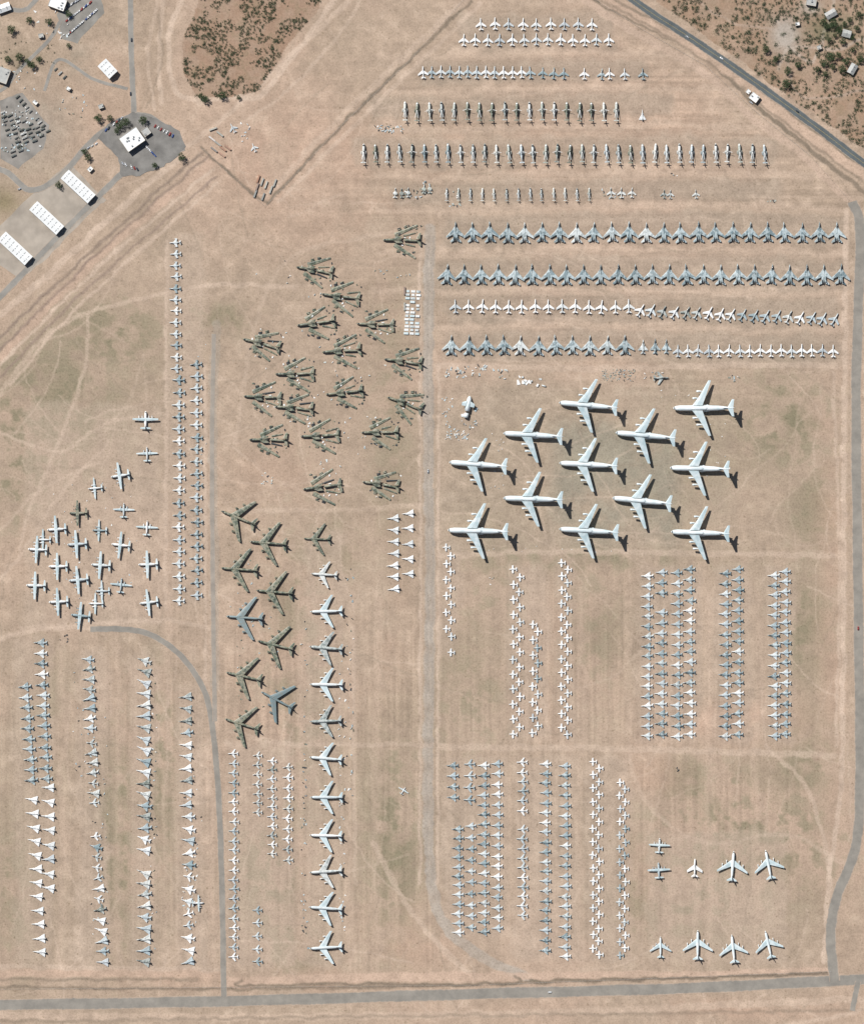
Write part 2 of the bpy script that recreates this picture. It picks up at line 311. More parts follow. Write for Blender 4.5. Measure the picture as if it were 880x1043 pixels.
def t_prop4(wm=4):
    m=MB(); z=3.0
    m.loft([(14.8,0.3,0.3,z-.8),(14,1.1,1.1,z-.5),(12.4,1.7,1.8,z),(9,1.95,2.1,z+.1),(-3,1.95,2.1,z+.1),(-8,1.5,1.4,z+.8),(-13.8,0.4,0.5,z+1.6)],n=14)
    m.wings(4.2,4.9,3.2,2.6,0.5,20,z+2.1,z+2.4,0.9,0.35,wm); m.wings(-10.2,3.4,-11,1.9,0.4,8,z+1.7,z+1.7,0.4,0.2,wm)
    m.fin(-7.6,6.2,-11,2.6,0,z+1.6,z+8,0.5)
    for q in (1,-1):
        for y in (5.1,10.2):
            m.loft([(7.8,0.2,0.2,z+1.7),(7.2,0.55,0.6,z+1.7),(4,0.65,0.75,z+1.6),(0,0.4,0.4,z+1.8),(-1,0.1,0.1,z+2)],yo=q*y,n=10)
            for k in range(4):
                a=k*math.pi/2+0.5; X=7.5; b=len(m.v); dy,dz=math.cos(a),math.sin(a)
                for (t,w) in ((0.2,0.25),(2.0,0.2)):
                    m.v.append((X-.15,q*y+dy*t-dz*w,z+1.7+dz*t+dy*w)); m.v.append((X+.15,q*y+dy*t+dz*w,z+1.7+dz*t-dy*w))
                m.face((b,b+1,b+3,b+2),3)
        m.loft([(3,0.2,0.2,1.6),(1,0.6,0.7,1.6),(-3,0.6,0.7,1.6),(-5,0.1,0.2,1.8)],yo=q*2.0,n=8); m.gear(-0.5,q*2.1,1.6,0.6)
    m.box(11.6,12.8,-1,1,z+1.45,z+1.95,1,tap=.2); m.gear(11,0,z-1,0.4); return m
def t_twin():
    m=MB(); z=2.4
    m.loft(fus(22,1.35,z,0.2,0.45,0.8),n=12)
    m.wings(3.2,3.8,2.0,1.7,0.8,15.5,z-.3,z+.9,0.6,0.25,4); m.wings(-8,2.6,-8.8,1.3,0.3,5.4,z+1,z+1.2,0.3,0.15,4); m.fin(-6,4.8,-8.8,2,0,z+1,z+5.6,0.35)
    for q in (1,-1):
        m.loft([(6,0.3,0.3,z),(5.2,0.75,0.75,z),(2,0.75,0.75,z),(-1.6,0.3,0.35,z+.1)],yo=q*4.6,n=10)
        for k in range(3):
            a=k*2.094+0.4; b=len(m.v); dy,dz=math.cos(a),math.sin(a)
            for (t,w) in ((0.1,0.22),(2.0,0.16)):
                m.v.append((5.9,q*4.6+dy*t-dz*w,z+dz*t+dy*w)); m.v.append((6.1,q*4.6+dy*t+dz*w,z+dz*t-dy*w))
            m.face((b,b+1,b+3,b+2),3)
        m.gear(2,q*4.6,z,0.5)
    m.box(8.2,9.2,-.7,.7,z+.7,z+1.1,1,tap=.15); m.gear(8,0,z-.5,0.35); return m
BUILD=dict(naval=t_naval,fighter=t_fighter,delta=t_delta,light=t_light,trainer=t_trainer,attack=t_attack,folded=t_folded,heli=t_heli,heli2=lambda:t_heli(False),heavy=t_heavy,hull=t_heavy_hull,bomber=t_bomber,tanker=t_tanker,prop4=t_prop4,twin=t_twin)
NAME=dict(naval='twin_tail_jet_fighter',fighter='swept_wing_jet_fighter',delta='delta_wing_jet_fighter',light='single_engine_jet_fighter',trainer='jet_trainer_aircraft',attack='attack_jet_with_wingtip_tanks',
  folded='folded_wing_attack_jet',heli='military_helicopter',heli2='military_helicopter',heavy='heavy_transport_aircraft',hull='dismantled_transport_aircraft',bomber='eight_engine_bomber',
  tanker='four_engine_tanker_aircraft',prop4='four_engine_turboprop_aircraft',twin='twin_engine_propeller_aircraft')
for i in range(6): BUILD['cut%d'%i]=(lambda i=i:t_bomber_cut(i)); NAME['cut%d'%i]='dismantled_bomber'
CACHE={}; STAMPS=[]
def getmesh(kind,pal):
    k=(kind,pal)
    if k not in CACHE:
        big=('heavy','hull','tanker','prop4','twin')
        wingm=M['wing'] if pal in('heavy','white','ltgrey') and kind in big else M[pal]
        can=M['cover'] if pal in('white','ltgrey','olive') and kind not in big else M['glass']
        CACHE[k]=BUILD[kind]().mesh(NAME[kind],[M[pal],can,M['rubber'],M['dark'],wingm,M['cover']])
    return CACHE[k]
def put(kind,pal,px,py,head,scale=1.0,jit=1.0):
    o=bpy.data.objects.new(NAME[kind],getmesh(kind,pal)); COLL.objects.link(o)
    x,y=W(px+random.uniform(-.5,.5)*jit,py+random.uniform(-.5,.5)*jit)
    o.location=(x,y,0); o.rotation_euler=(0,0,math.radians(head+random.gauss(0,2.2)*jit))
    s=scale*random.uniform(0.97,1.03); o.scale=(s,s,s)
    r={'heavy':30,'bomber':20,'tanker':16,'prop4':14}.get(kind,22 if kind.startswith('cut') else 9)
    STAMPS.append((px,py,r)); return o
def pick(v): return v if isinstance(v,str) else random.choice(v)
def rowx(kind,pal,x0,x1,y,step,head,y1=None,miss=0.01,**k):
    n=max(1,int(round((x1-x0)/step)))
    for i in range(n+1):
        if random.random()<miss: continue
        t=i/n; put(pick(kind),pick(pal),x0+(x1-x0)*t,y+((y1-y)*t if y1 else 0),head,**k)
def coly(kind,pal,x,y0,y1,step,head,x1=None,miss=0.01,hj=0,stag=0,**k):
    n=max(1,int(round((y1-y0)/step)))
    for i in range(n+1):
        if random.random()<miss: continue
        t=i/n; put(pick(kind),pick(pal),x+((x1-x)*t if x1 else 0)+(stag if i%2 else -stag),y0+(y1-y0)*t,head+random.uniform(-hj,hj),**k)
# top rows
rowx('light','white',490,603,24,14,90,scale=1.08,miss=0); rowx('light','white',472,620,40,12.4,90,scale=1.08,miss=0)
rowx('light',['white','ltgrey'],431,540,73,9.1,90,miss=0,scale=1.08); rowx('light','ltgrey',553,574,74,10.5,90)
for x in (595,613,621,636,655): put('light',random.choice(['white','teal']),x,75,90)
rowx(['heli','heli2'],['olive','olive','mixed'],412,628,112,12.8,90,scale=1.38,miss=0); put('delta','white',654,117,90,scale=.75)
rowx(['heli','heli','heli2'],['olive','mixed','mixed','ltgrey'],370,778,155,12.3,90,scale=1.38,miss=0)
rowx('folded','mixed',403,416,196,8,90,scale=.8); rowx('folded','olive',432,438,192,6,90,scale=.8)
rowx('heli',['olive','mixed'],455,600,197,12,90,scale=.95); rowx('light','mixed',622,644,196,11,90,scale=.9)
for x in (676,683,709): put('light','mixed',x,197,90,scale=.8)
rowx('naval','teal',464,852,236,17.7,90,miss=0,scale=1.16); rowx('naval','teal',455,856,279,17.8,90,miss=0,scale=1.16)
rowx('light','white',464,640,312,13.2,90,scale=1.2,miss=0); rowx('light',['ltgrey','mixed','white'],652,850,316,11.4,62,y1=325,scale=1.2,miss=0)
rowx('naval','teal',460,636,351,17.5,90,scale=1.12,miss=0); rowx('fighter','teal',655,679,353,11.5,90,miss=0)
rowx('light','white',690,848,357,10.2,90,miss=0,scale=1.1)
# heavies
for p in ((597,413),(714,416),(541,443),(655,444),(485,473),(597,473),(710,477),(541,508),(651,510),(485,541),(597,541),(711,543)):
    put('heavy','heavy',p[0]+2,p[1],180-3,scale=.97)
put('hull','heavy',477,413,78,scale=.8)
# dismantled bombers
for i,p in enumerate(((407,244),(318,275),(345,303),(320,328),(380,330),(265,350),(347,357),(410,367),(298,380),(350,400),(265,405),(298,416),(411,410),(271,447),(325,444),(385,440),(327,495),(387,492))):
    put('cut%d'%(i%6),'camo',p[0]+2,p[1],180+random.uniform(-14,8),scale=1.0,jit=2)
for (x,y,h,pl) in ((243,528,160,'camo'),(274,553,178,'camo'),(244,580,172,'camo'),(280,603,175,'camo'),(250,629,178,'bombergrey'),(281,657,172,'camo'),(249,689,168,'camo'),(283,713,150,'bombergrey'),(247,738,160,'camo')):
    put('bomber',pl,x,y,h,scale=.93)
put('bomber','camo',323,549,176,scale=.7); put('tanker','mixed',330,585,176,scale=.8)
for y in (623,660,697,735,773,812,851,888,925,965): put('tanker',random.choice(['ltgrey','mixed','mixed','teal']),332,y,180+random.uniform(-4,4),scale=.98)
coly('delta','white',401,528,600,13,180,scale=.84,hj=4,miss=0); coly('delta','white',416,523,585,15,180,scale=.84,hj=4,miss=0)
# left columns
coly('attack','ltgrey',179,247,375,12.0,180,scale=.8,miss=0); coly('attack',['ltgrey','teal'],182,387,612,12.4,180,scale=.88,miss=0)
coly('attack',['ltgrey','teal'],200,371,606,12.3,180,scale=.88,miss=0)
# prop cluster
put('prop4','white',148,428,90,scale=.78)
for (x,y) in ((123,484),(58,540),(80,555),(123,556),(38,560),(60,576),(103,575),(80,590),(152,575),(38,597),(61,612),(152,613),(82,627)): put('prop4',random.choice(['white','ltgrey']),x,y,180,scale=.84,jit=2)
put('prop4','camo',80,523,180,scale=.8)
for (x,y) in ((149,463),(98,497),(126,519),(149,537),(101,540),(124,596),(104,603),(98,615),(45,550)): put('twin',random.choice(['white','ltgrey']),x,y,(90 if x in(149,126,124) else 180),scale=.85,jit=2)
# bottom-left
coly('fighter',['teal','ltgrey'],25,700,795,10.6,180,x1=32,scale=.92); coly('fighter',['teal','ltgrey'],41,655,793,10.6,180,x1=47,scale=.92)
coly('delta','white',33,815,970,14.5,175,x1=41,scale=.92,hj=8,miss=0); coly('delta','white',50,802,905,14,175,scale=.92,hj=8,miss=0)
coly(['fighter','delta'],['mixed','ltgrey'],90,672,742,10,185,x1=92,hj=12,scale=.9); coly(['fighter','light','delta'],['mixed','teal','ltgrey'],93,757,828,9.8,185,x1=97,hj=15,scale=.9)
coly(['fighter','delta','light'],['mixed','white','ltgrey'],97,852,980,10.5,180,x1=105,hj=18,scale=.9)
coly(['delta','delta','fighter'],['mixed','ltgrey','white'],147,673,980,11.2,172,hj=18,scale=1.0)
coly(['fighter','delta'],['ltgrey','white','mixed'],190,710,820,12,180,hj=10,scale=.9); coly(['delta','light','fighter'],['ltgrey','white'],192,832,980,12.5,180,hj=18,scale=.95); put('prop4','white',202,920,0,scale=.5)
coly('light',['ltgrey','white'],238,768,975,9.7,180,scale=.88); coly('light','mixed',262,770,828,10,180,scale=.85); coly('light',['mixed','white'],277,775,870,9.7,180,scale=.85); coly('light',['white','mixed'],293,782,876,10,180,scale=.9)
coly('light','ltgrey',262,927,980,13,180,scale=.9,miss=0)
put('twin','white',411,806,60,scale=.45)
# lower-centre
coly('trainer','white',457,558,665,8.2,180,scale=1.0,miss=.03,stag=2.5)
coly('trainer','white',526,580,748,7.6,180,scale=1.05,stag=3.2); coly('trainer',['white','ltgrey'],545,636,747,8.2,180,scale=1.05,stag=2.5); coly('trainer','white',575,573,748,7.0,180,scale=1.05,stag=3)
for (xa,xb,ya,yb) in ((659,673,583,750),(689,702,580,750),(738,751,580,750),(788,799,582,750)):
    coly('fighter',['ltgrey','teal','ltgrey'],xa,ya+4,yb,10.4,180,scale=.84); coly('fighter',['ltgrey','teal'],xb,ya,yb-2,10.4,180,scale=.84)
coly('fighter',['ltgrey','teal'],461,780,812,10,180,scale=.82); coly('light','ltgrey',478,778,815,12,180)
coly('fighter',['ltgrey','teal'],466,845,950,9.9,180,scale=.82); coly('fighter',['ltgrey','teal'],479,842,945,11.8,180,scale=.77)
coly('fighter',['teal','ltgrey'],492,780,950,10,180,scale=.82); coly('fighter',['ltgrey','white'],506,778,946,10.2,180,scale=.82)
coly('light',['ltgrey','white'],532,777,933,9.6,180,scale=.95); coly('fighter',['ltgrey','teal'],555,778,968,9.8,180,scale=.82); coly('fighter',['ltgrey','teal'],575,780,975,10.4,180,scale=.84)
coly('trainer','white',607,776,973,6.7,180,scale=1.03,miss=0,stag=3); coly('trainer',['white','white','ltgrey'],634,797,973,6.7,180,scale=1.0,miss=0,stag=2.6)
# bottom-right
put('prop4','ltgrey',671,862,90,scale=.66); put('prop4','ltgrey',671,887,90,scale=.68); put('light','white',707,884,90,scale=1.6)
for (x,y,h,s) in ((746,882,86,.9),(782,881,100,.88),(710,963,88,.9),(746,966,94,.86),(782,962,100,.86),(673,965,85,.66)): put('tanker','heavy',x,y,h,scale=s)
put('light','mixed',673,385,0,scale=1.3)
# ---------------------------------------------------------------- ground sheet
mgn=90; st=1.1
cx=np.arange(-mgn,880+mgn+.1,st); cy=np.arange(-mgn,1043+mgn+.1,st)
ext=np.array([20000,9000,4000,2000,1100,600,300])
cx=np.concatenate([-ext+0.0,cx,(ext[::-1]+880)]); cy=np.concatenate([-ext+0.0,cy,(ext[::-1]+1043)])
PX,PY=np.meshgrid(cx.astype(np.float64),cy.astype(np.float64))
TAB=np.random.RandomState(3).rand(256,256)
def vn(X,Y,sd):
    X=X+sd*17.31;Y=Y+sd*9.77
    xi=np.floor(X).astype(np.int64);yi=np.floor(Y).astype(np.int64);fx=X-xi;fy=Y-yi
    fx=fx*fx*(3-2*fx);fy=fy*fy*(3-2*fy);a=xi&255;b=(xi+1)&255;c=yi&255;d=(yi+1)&255
    return (TAB[c,a]*(1-fx)+TAB[c,b]*fx)*(1-fy)+(TAB[d,a]*(1-fx)+TAB[d,b]*fx)*fy
def fbm(sx,sy,o,sd):
    r=0;amp=1;tot=0
    for i in range(o):
        r=r+amp*vn(PX/sx*2**i,PY/sy*2**i,sd+i*3);tot+=amp;amp*=.55
    return r/tot
def ss(a,b,x): t=np.clip((x-a)/(b-a),0,1); return t*t*(3-2*t)
C=np.zeros(PX.shape+(3,))
def mixin(m,c): 
    global C
    C=C*(1-m[...,None])+np.array(c)*m[...,None]
N1=fbm(160,160,5,1);N2=fbm(45,45,5,2);N3=fbm(12,12,4,5);N4=fbm(5,5,3,8)
C[:]=(0.415,0.315,0.235)
mixin(ss(.4,.68,N1)*.8,(0.465,0.340,0.255)); mixin(ss(.35,.75,N2)*.6,(0.355,0.275,0.203)); mixin(ss(.55,.8,N3)*.35,(0.50,0.39,0.30))
def blobs(lst): 
    g=np.zeros(PX.shape)
    for (x,y,rx,ry,s) in lst: g=np.maximum(g,s*np.exp(-(((PX-x)/rx)**2+((PY-y)/ry)**2)))
    return g
ol=blobs([(50,420,80,80,1),(110,340,60,40,.9),(215,325,45,14,1.1),(20,480,40,60,.9),(310,700,40,200,.6),(400,860,30,120,.9),(275,890,35,60,1),(800,430,50,50,1),(830,520,30,60,.8),(480,720,40,70,.6),(610,640,40,90,.5),
  (760,860,110,60,1),(700,920,70,40,1),(820,780,40,60,.7),(720,800,60,30,.8),(20,900,25,90,.8),(120,850,20,120,.9),(165,780,16,100,.9),(300,960,40,40,.8),(600,570,160,14,.7),(400,430,25,150,.5),(500,600,40,60,.5),(820,640,35,60,.8),(450,190,50,12,.3),(340,560,30,40,.6),(30,200,40,40,.3),(690,470,70,70,.4),(45,720,30,80,.4)])
mixin(np.clip(ol*ss(.38,.62,N2*.5+N3*.5)*.9,0,1),(0.262,0.222,0.148))
mixin(np.clip(ol*ss(.5,.64,N3*.6+N4*.4)*.75,0,1),(0.185,0.165,0.108))
pk=blobs([(300,160,90,60,1),(360,220,60,40,.7),(480,150,150,60,.6),(650,120,200,60,.5),(740,730,80,30,.9),(660,800,30,100,.7),(300,1000,200,14,.9),(700,1030,180,14,.9),(850,600,18,300,.7),(280,480,60,40,.5),(380,640,40,80,.6),(420,960,70,40,.7),(100,130,60,60,.5)])
mixin(np.clip(pk*ss(.3,.65,N2)*.8,0,1),(0.485,0.330,0.245))
hs=fbm(90,3.0,3,21); vs=fbm(2.8,90,3,31)
topm=blobs([(650,200,260,190,1)]); botm=blobs([(300,800,330,200,1),(620,760,200,200,1)])
C*= (1+ (hs-.5)[...,None]*0.50*np.clip(topm*1.5,0,1)[...,None]); C*=(1+(vs-.5)[...,None]*0.42*np.clip(botm*1.4,0,1)[...,None])
def bandm(x0,y0,x1,y1,soft=5):
    X=PX+(N3-.5)*12+(N2-.5)*14;Y=PY+(N3-.5)*12+(N1-.5)*14
    return ss(x0-soft,x0+soft,X)*(1-ss(x1-soft,x1+soft,X))*ss(y0-soft,y0+soft,Y)*(1-ss(y1-soft,y1+soft,Y))
for (a,b,c,d) in ((465,14,625,52),(425,62,660,84),(380,96,690,120),(362,140,790,170),(400,184,800,206),(450,218,865,250),(445,262,865,294),(455,302,855,330),(450,338,855,368)):
    mixin(bandm(a,b,c,d,5)*(.35+.3*hs),(0.345,0.28,0.218))
for y in (55,91,129,178,211,256,297,333): mixin(bandm(380,y-3,860,y+3,3)*.5,(0.53,0.405,0.31))
for (a,b,c,d) in ((170,240,208,615),(15,650,55,980),(80,665,112,985),(133,665,160,985),(180,700,208,985),(230,760,300,985),(310,540,350,985),(448,552,466,668),(517,575,556,755),(567,570,584,755),(648,575,712,757),(728,575,764,757),(780,575,810,757),(452,770,516,955),(523,770,590,980),(598,770,642,980),(660,850,802,980),(25,410,165,640)):
    mixin(bandm(a,b,c,d,5)*(.3+.3*vs),(0.46,0.36,0.28))
for x in (215,65,121,170,306,357,384,592,640,722,771): mixin(bandm(x-3,600,x+3,985,4)*.4,(0.51,0.385,0.295))
mixin(bandm(565,430,690,552,12)*ss(.25,.6,N2)*.65,(0.262,0.248,0.195)); mixin(bandm(450,390,745,565,14)*.22,(0.29,0.26,0.2))
WX=PX+(N3-.5)*5+(N4-.5)*2; WY=PY+(fbm(12,12,3,41)-.5)*5
def cat(p,n=10):
    p=[np.array(q,float) for q in p]; P=[2*p[0]-p[1]]+p+[2*p[-1]-p[-2]]; o=[]
    for i in range(1,len(P)-2):
        for k in range(n):
            t=k/n;a,b,c,d=P[i-1:i+3]; o.append(.5*((2*b)+(c-a)*t+(2*a-5*b+4*c-d)*t*t+(3*b-3*c+d-a)*t**3))
    o.append(P[-2]); return o
def line(pts,w,col,s=1,soft=1.2,sm=True,straight=False):
    pts=cat(pts,6) if sm and len(pts)>2 else [np.array(q,float) for q in pts]
    pad=w+8; A=np.array(pts)
    x0,x1=np.searchsorted(cx,[A[:,0].min()-pad,A[:,0].max()+pad]);y0,y1=np.searchsorted(cy,[A[:,1].min()-pad,A[:,1].max()+pad])
    if x1-x0<2 or y1-y0<2: return
    X=(PX if straight else WX)[y0:y1,x0:x1];Y=(PY if straight else WY)[y0:y1,x0:x1];D=np.full(X.shape,1e9)
    for a,b in zip(pts[:-1],pts[1:]):
        d=b-a;l=max(d@d,1e-9);t=np.clip(((X-a[0])*d[0]+(Y-a[1])*d[1])/l,0,1)
        D=np.minimum(D,np.hypot(X-a[0]-t*d[0],Y-a[1]-t*d[1]))
    m=np.clip((w/2+soft-D)/soft,0,1)*s*(.65+.7*(N3[y0:y1,x0:x1]-.25).clip(0,.5))
    C[y0:y1,x0:x1]=C[y0:y1,x0:x1]*(1-m[...,None])+np.array(col)*m[...,None]
LT=(0.56,0.435,0.34);GR=(0.36,0.31,0.255);DK=(0.2,0.16,0.12)
rnd=random.Random(5)
for i in range(420):
    x=rnd.uniform(0,880);y=rnd.uniform(60,1000);a=rnd.choice([rnd.uniform(0,6.28),rnd.choice([0,1.57])+rnd.gauss(0,.15)]);p=[(x,y)]
    if 450<x<870 and 200<y<370: a=rnd.gauss(0,.06)
    if y>580: a=1.57+rnd.gauss(0,.25) if rnd.random()<.7 else a
    cv=rnd.gauss(0,.12)
    for k in range(rnd.randint(3,8)): a+=cv+rnd.gauss(0,.1);x+=22*math.cos(a);y+=22*math.sin(a);p.append((x,y))
    line(p,rnd.uniform(.3,1.1),LT if rnd.random()<.62 else (0.27,0.215,0.16),rnd.uniform(.1,.45),1.0)
for i in range(45):
    x=rnd.choice([rnd.uniform(450,860),rnd.uniform(0,170),rnd.uniform(230,430)]);y=rnd.uniform(380,600);r=rnd.uniform(8,40);a0=rnd.uniform(0,6)
    line([(x+r*math.cos(a0+k*.4)*(1+.1*k),y+r*math.sin(a0+k*.4)) for k in range(rnd.randint(4,9))],.4,LT,.32,0.9)
for pts,w,c,s in (([(0,400),(40,350),(80,322),(160,300),(215,290),(300,292)],3,LT,.5),([(0,440),(60,460),(110,430),(170,420)],2,LT,.45),([(90,320),(85,380),(60,450),(30,520),(20,560)],2,LT,.5),([(0,540),(40,500),(100,470)],2,LT,.45),([(0,590),(25,560),(60,505),(110,450)],2,LT,.45),
  ([(438,232),(436,400),(438,600),(436,800),(440,900),(455,945),(490,975),(540,997)],9,(0.395,0.34,0.285),.85),([(428,240),(428,900)],1.5,LT,.6),([(447,370),(446,900)],1.5,LT,.6),([(436,240),(435,900)],1,(.31,.27,.23),.5),([(441,240),(440,900)],1,(.31,.27,.23),.5),
  ([(220,330),(217,420),(218,560),(219,700)],7,GR,.6),([(209,370),(209,690)],1.5,LT,.6),
  ([(380,860),(420,930),(470,985),(500,1000)],4,LT,.45),([(360,640),(362,900)],2,LT,.4),([(640,770),(660,820),(720,860),(800,850),(860,880)],2.5,LT,.3),([(780,760),(820,800),(840,860),(850,920)],2.5,LT,.45),
  ([(0,365),(60,300),(130,235),(215,165)],7,(0.48,0.345,0.26),.9),([(0,343),(80,268),(160,195),(205,155)],1.5,(0.25,0.19,0.15),.9),([(0,356),(110,248),(212,158)],1.2,(0.27,0.20,0.16),.9),([(0,320),(60,270),(140,195),(185,160)],5,LT,.7),([(0,385),(90,292),(220,180)],1.2,(0.27,0.2,0.16),.8),([(0,372),(100,272),(216,172)],1.5,LT,.8),([(0,300),(40,265),(60,250)],2,GR,.6),([(10,392),(90,302),(222,186)],1.5,LT,.7),
  ([(480,0),(420,58),(345,130),(272,208)],1.6,DK,1),([(272,208),(240,182),(205,150)],1.4,DK,1),([(472,0),(410,58),(336,130),(268,202)],4,LT,.45),([(490,2),(425,65),(350,138),(285,205)],3,LT,.5),
  ([(190,150),(250,100),(345,10),(355,0)],4,LT,.6),([(200,100),(240,98),(270,92),(340,0)],4,LT,.8),([(165,0),(162,60),(165,105)],3,LT,.6),([(185,0),(172,40),(178,90),(205,104)],4,LT,.7),([(160,15),(165,60),(150,110)],1,DK,.4),([(340,-10),(365,5),(300,85),(225,140)],2,LT,.5),([(160,0),(150,60),(158,110)],2,LT,.5),
  ([(605,0),(660,28),(720,60),(772,108),(830,155),(880,195)],3,DK,.9),([(617,0),(672,28),(740,70),(800,120),(880,178)],10,(0.50,0.365,0.275),.9),([(596,0),(650,35),(715,72),(765,118),(820,160),(872,212)],6,(0.49,0.365,0.28),.9),([(626,0),(700,38),(760,80),(880,170)],1.5,DK,.8),([(612,0),(668,30),(736,74),(796,122),(878,184)],1.2,DK,.6),
  ([(862,215),(860,400),(859,700),(856,800),(844,900),(840,980)],4,LT,.7),([(848,380),(855,560),(852,760)],2,LT,.5),([(884,215),(885,900)],6,LT,.5),([(100,641),(60,640),(20,645),(0,650)],3,LT,.6),([(170,245),(168,620)],2,LT,.6),
  ([(0,992),(200,992),(228,998)],6,(0.50,0.36,0.27),.9),([(230,1000),(380,996),(520,995),(700,994),(845,990)],7,(0.51,0.37,0.28),.95),([(0,1006),(240,1008),(500,1003),(848,992)],1.5,DK,.75),([(0,1035),(300,1037),(600,1030),(880,1018)],6,(0.50,0.38,0.29),.8),([(0,1041),(880,1030)],1.5,DK,.45),
  ([(445,372),(600,375),(760,372),(850,372)],5,LT,.5),([(450,566),(600,562),(850,566)],4,LT,.45),([(450,762),(650,763),(850,770)],5,LT,.45),([(0,985),(220,988)],3,LT,.5),([(235,745),(300,758),(440,758)],3,LT,.4),([(20,640),(160,632),(212,640)],3,LT,.5),
  ([(240,450),(260,330),(300,260),(420,232)],3,LT,.3),([(235,520),(330,520),(430,515)],3,LT,.35),
  ([(245,998),(250,1004),(380,1003),(520,1002),(524,994)],1.2,DK,.9),([(540,1000),(640,998),(780,995),(842,991)],1.2,DK,.9),([(0,998),(200,998)],1.2,DK,.6)):
    line(pts,w,c,min(1,s*1.1),1.5)
line([(700,1060),(860,1035),(880,1020)],3,LT,.5)
def inpoly(X,Y,P):
    r=np.zeros(np.shape(X),bool);n=len(P)
    for i in range(n):
        x1,y1=P[i];x2,y2=P[(i+1)%n]
        if y1==y2: continue
        r^=((y1>Y)!=(y2>Y))&(X<(x2-x1)*(Y-y1)/(y2-y1)+x1)
    return r
SA=[(184,42),(198,16),(215,-60),(345,-60),(326,6),(296,42),(262,92),(232,99),(200,97),(188,76)]
SB=[(668,-60),(668,0),(700,22),(790,88),(870,145),(960,210),(960,-60)]
for P_,cc in ((SA,(0.335,0.225,0.158)),(SB,(0.335,0.228,0.158))):
    m=inpoly(WX,WY,P_).astype(float)*(0.55+.45*ss(.3,.6,N3)); mixin(m,cc); mixin(m*ss(.45,.7,N2)*.7,(0.45,0.325,0.24)); mixin(m*ss(.52,.7,N4)*.4,(0.19,0.155,0.10))
line([(792,20),(806,48),(828,62),(845,20),(850,-10)],2,(0.47,0.38,0.31),.9); line([(880,38),(850,50),(806,48),(792,70)],1.6,(0.47,0.38,0.31),.8); line([(700,-10),(740,20),(800,30)],1,(0.45,0.35,0.28),.6); line([(880,90),(840,100),(812,95),(800,60)],1.2,(0.45,0.35,0.28),.7)
mixin(blobs([(800,35,14,18,1.3)]).clip(0,1)*.9,(0.40,0.35,0.30)); mixin(blobs([(826,6,10,8,1.3)]).clip(0,1)*.8,(0.40,0.35,0.30)); mixin(blobs([(848,30,26,16,1)]).clip(0,1)*ss(.4,.6,N3)*.7,(0.11,0.12,0.07))
mixin(blobs([(30,135,36,36,1.2)]).clip(0,1)*.5,(0.33,0.29,0.24)); mixin(blobs([(5,205,16,14,1)]).clip(0,1)*.7,(0.2,0.17,0.09)); mixin(blobs([(25,60,20,10,1)]).clip(0,1)*.5,(0.2,0.17,0.11)); mixin(blobs([(50,110,12,20,1),(80,60,14,20,1)]).clip(0,1)*.5*ss(.3,.6,N3),(0.25,0.22,0.17))
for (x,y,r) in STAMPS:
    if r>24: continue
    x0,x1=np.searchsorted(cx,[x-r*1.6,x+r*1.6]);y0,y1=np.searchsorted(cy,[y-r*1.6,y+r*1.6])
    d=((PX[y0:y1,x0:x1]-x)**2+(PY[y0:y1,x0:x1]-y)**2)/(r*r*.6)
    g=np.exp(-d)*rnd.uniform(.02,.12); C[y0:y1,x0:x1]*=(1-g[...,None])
C*=(1+((N4-.5)*.32+(N3-.5)*.28)[...,None]); C=np.clip(C,0.02,.9)
nx_,ny_=len(cx),len(cy)
co=np.zeros((ny_*nx_,3),np.float32); co[:,0]=((PX-440)*S).ravel(); co[:,1]=((521.5-PY)*S).ravel()
ii=np.arange((ny_-1)*(nx_-1)); r_=ii//(nx_-1); c_=ii%(nx_-1); a=r_*nx_+c_
loops=np.stack([a,a+nx_,a+nx_+1,a+1],1).astype(np.int32).ravel()
me=bpy.data.meshes.new('desert_ground'); me.vertices.add(len(co)); me.vertices.foreach_set('co',co.ravel())
me.loops.add(len(loops)); me.loops.foreach_set('vertex_index',loops); me.polygons.add(len(ii)); me.polygons.foreach_set('loop_start',(ii*4).astype(np.int32)); me.update(calc_edges=True)
at=me.color_attributes.new('soil','FLOAT_COLOR','POINT'); at.data.foreach_set('color',np.concatenate([C.reshape(-1,3),np.ones((len(co),1))],1).astype(np.float32).ravel())
gm,nt,b=newmat('desert_soil',0.95); b.inputs['Specular IOR Level'].default_value=0.1
ca=nt.nodes.new('ShaderNodeAttribute'); ca.attribute_name='soil'; tc=nt.nodes.new('ShaderNodeTexCoord')
n1=noise(nt,0.45,5,tc.outputs['Object'],.75); r1=ramp(nt,[(0.28,(0.68,0.67,0.65)),(0.5,(1,1,1)),(0.75,(1.2,1.2,1.2))]); nt.links.new(n1,r1.inputs[0])
col=mixc(nt,1.0,ca.outputs['Color'],r1.outputs[0],'MULTIPLY')
n2=noise(nt,0.26,2,tc.outputs['Object']); r2=ramp(nt,[(0.64,(1,1,1)),(0.72,(0.55,0.54,0.47))]); nt.links.new(n2,r2.inputs[0]); col=mixc(nt,.6,col,r2.outputs[0],'MULTIPLY')
nt.links.new(col,b.inputs['Base Color'])
me.materials.append(gm); COLL.objects.link(bpy.data.objects.new('desert_ground',me))
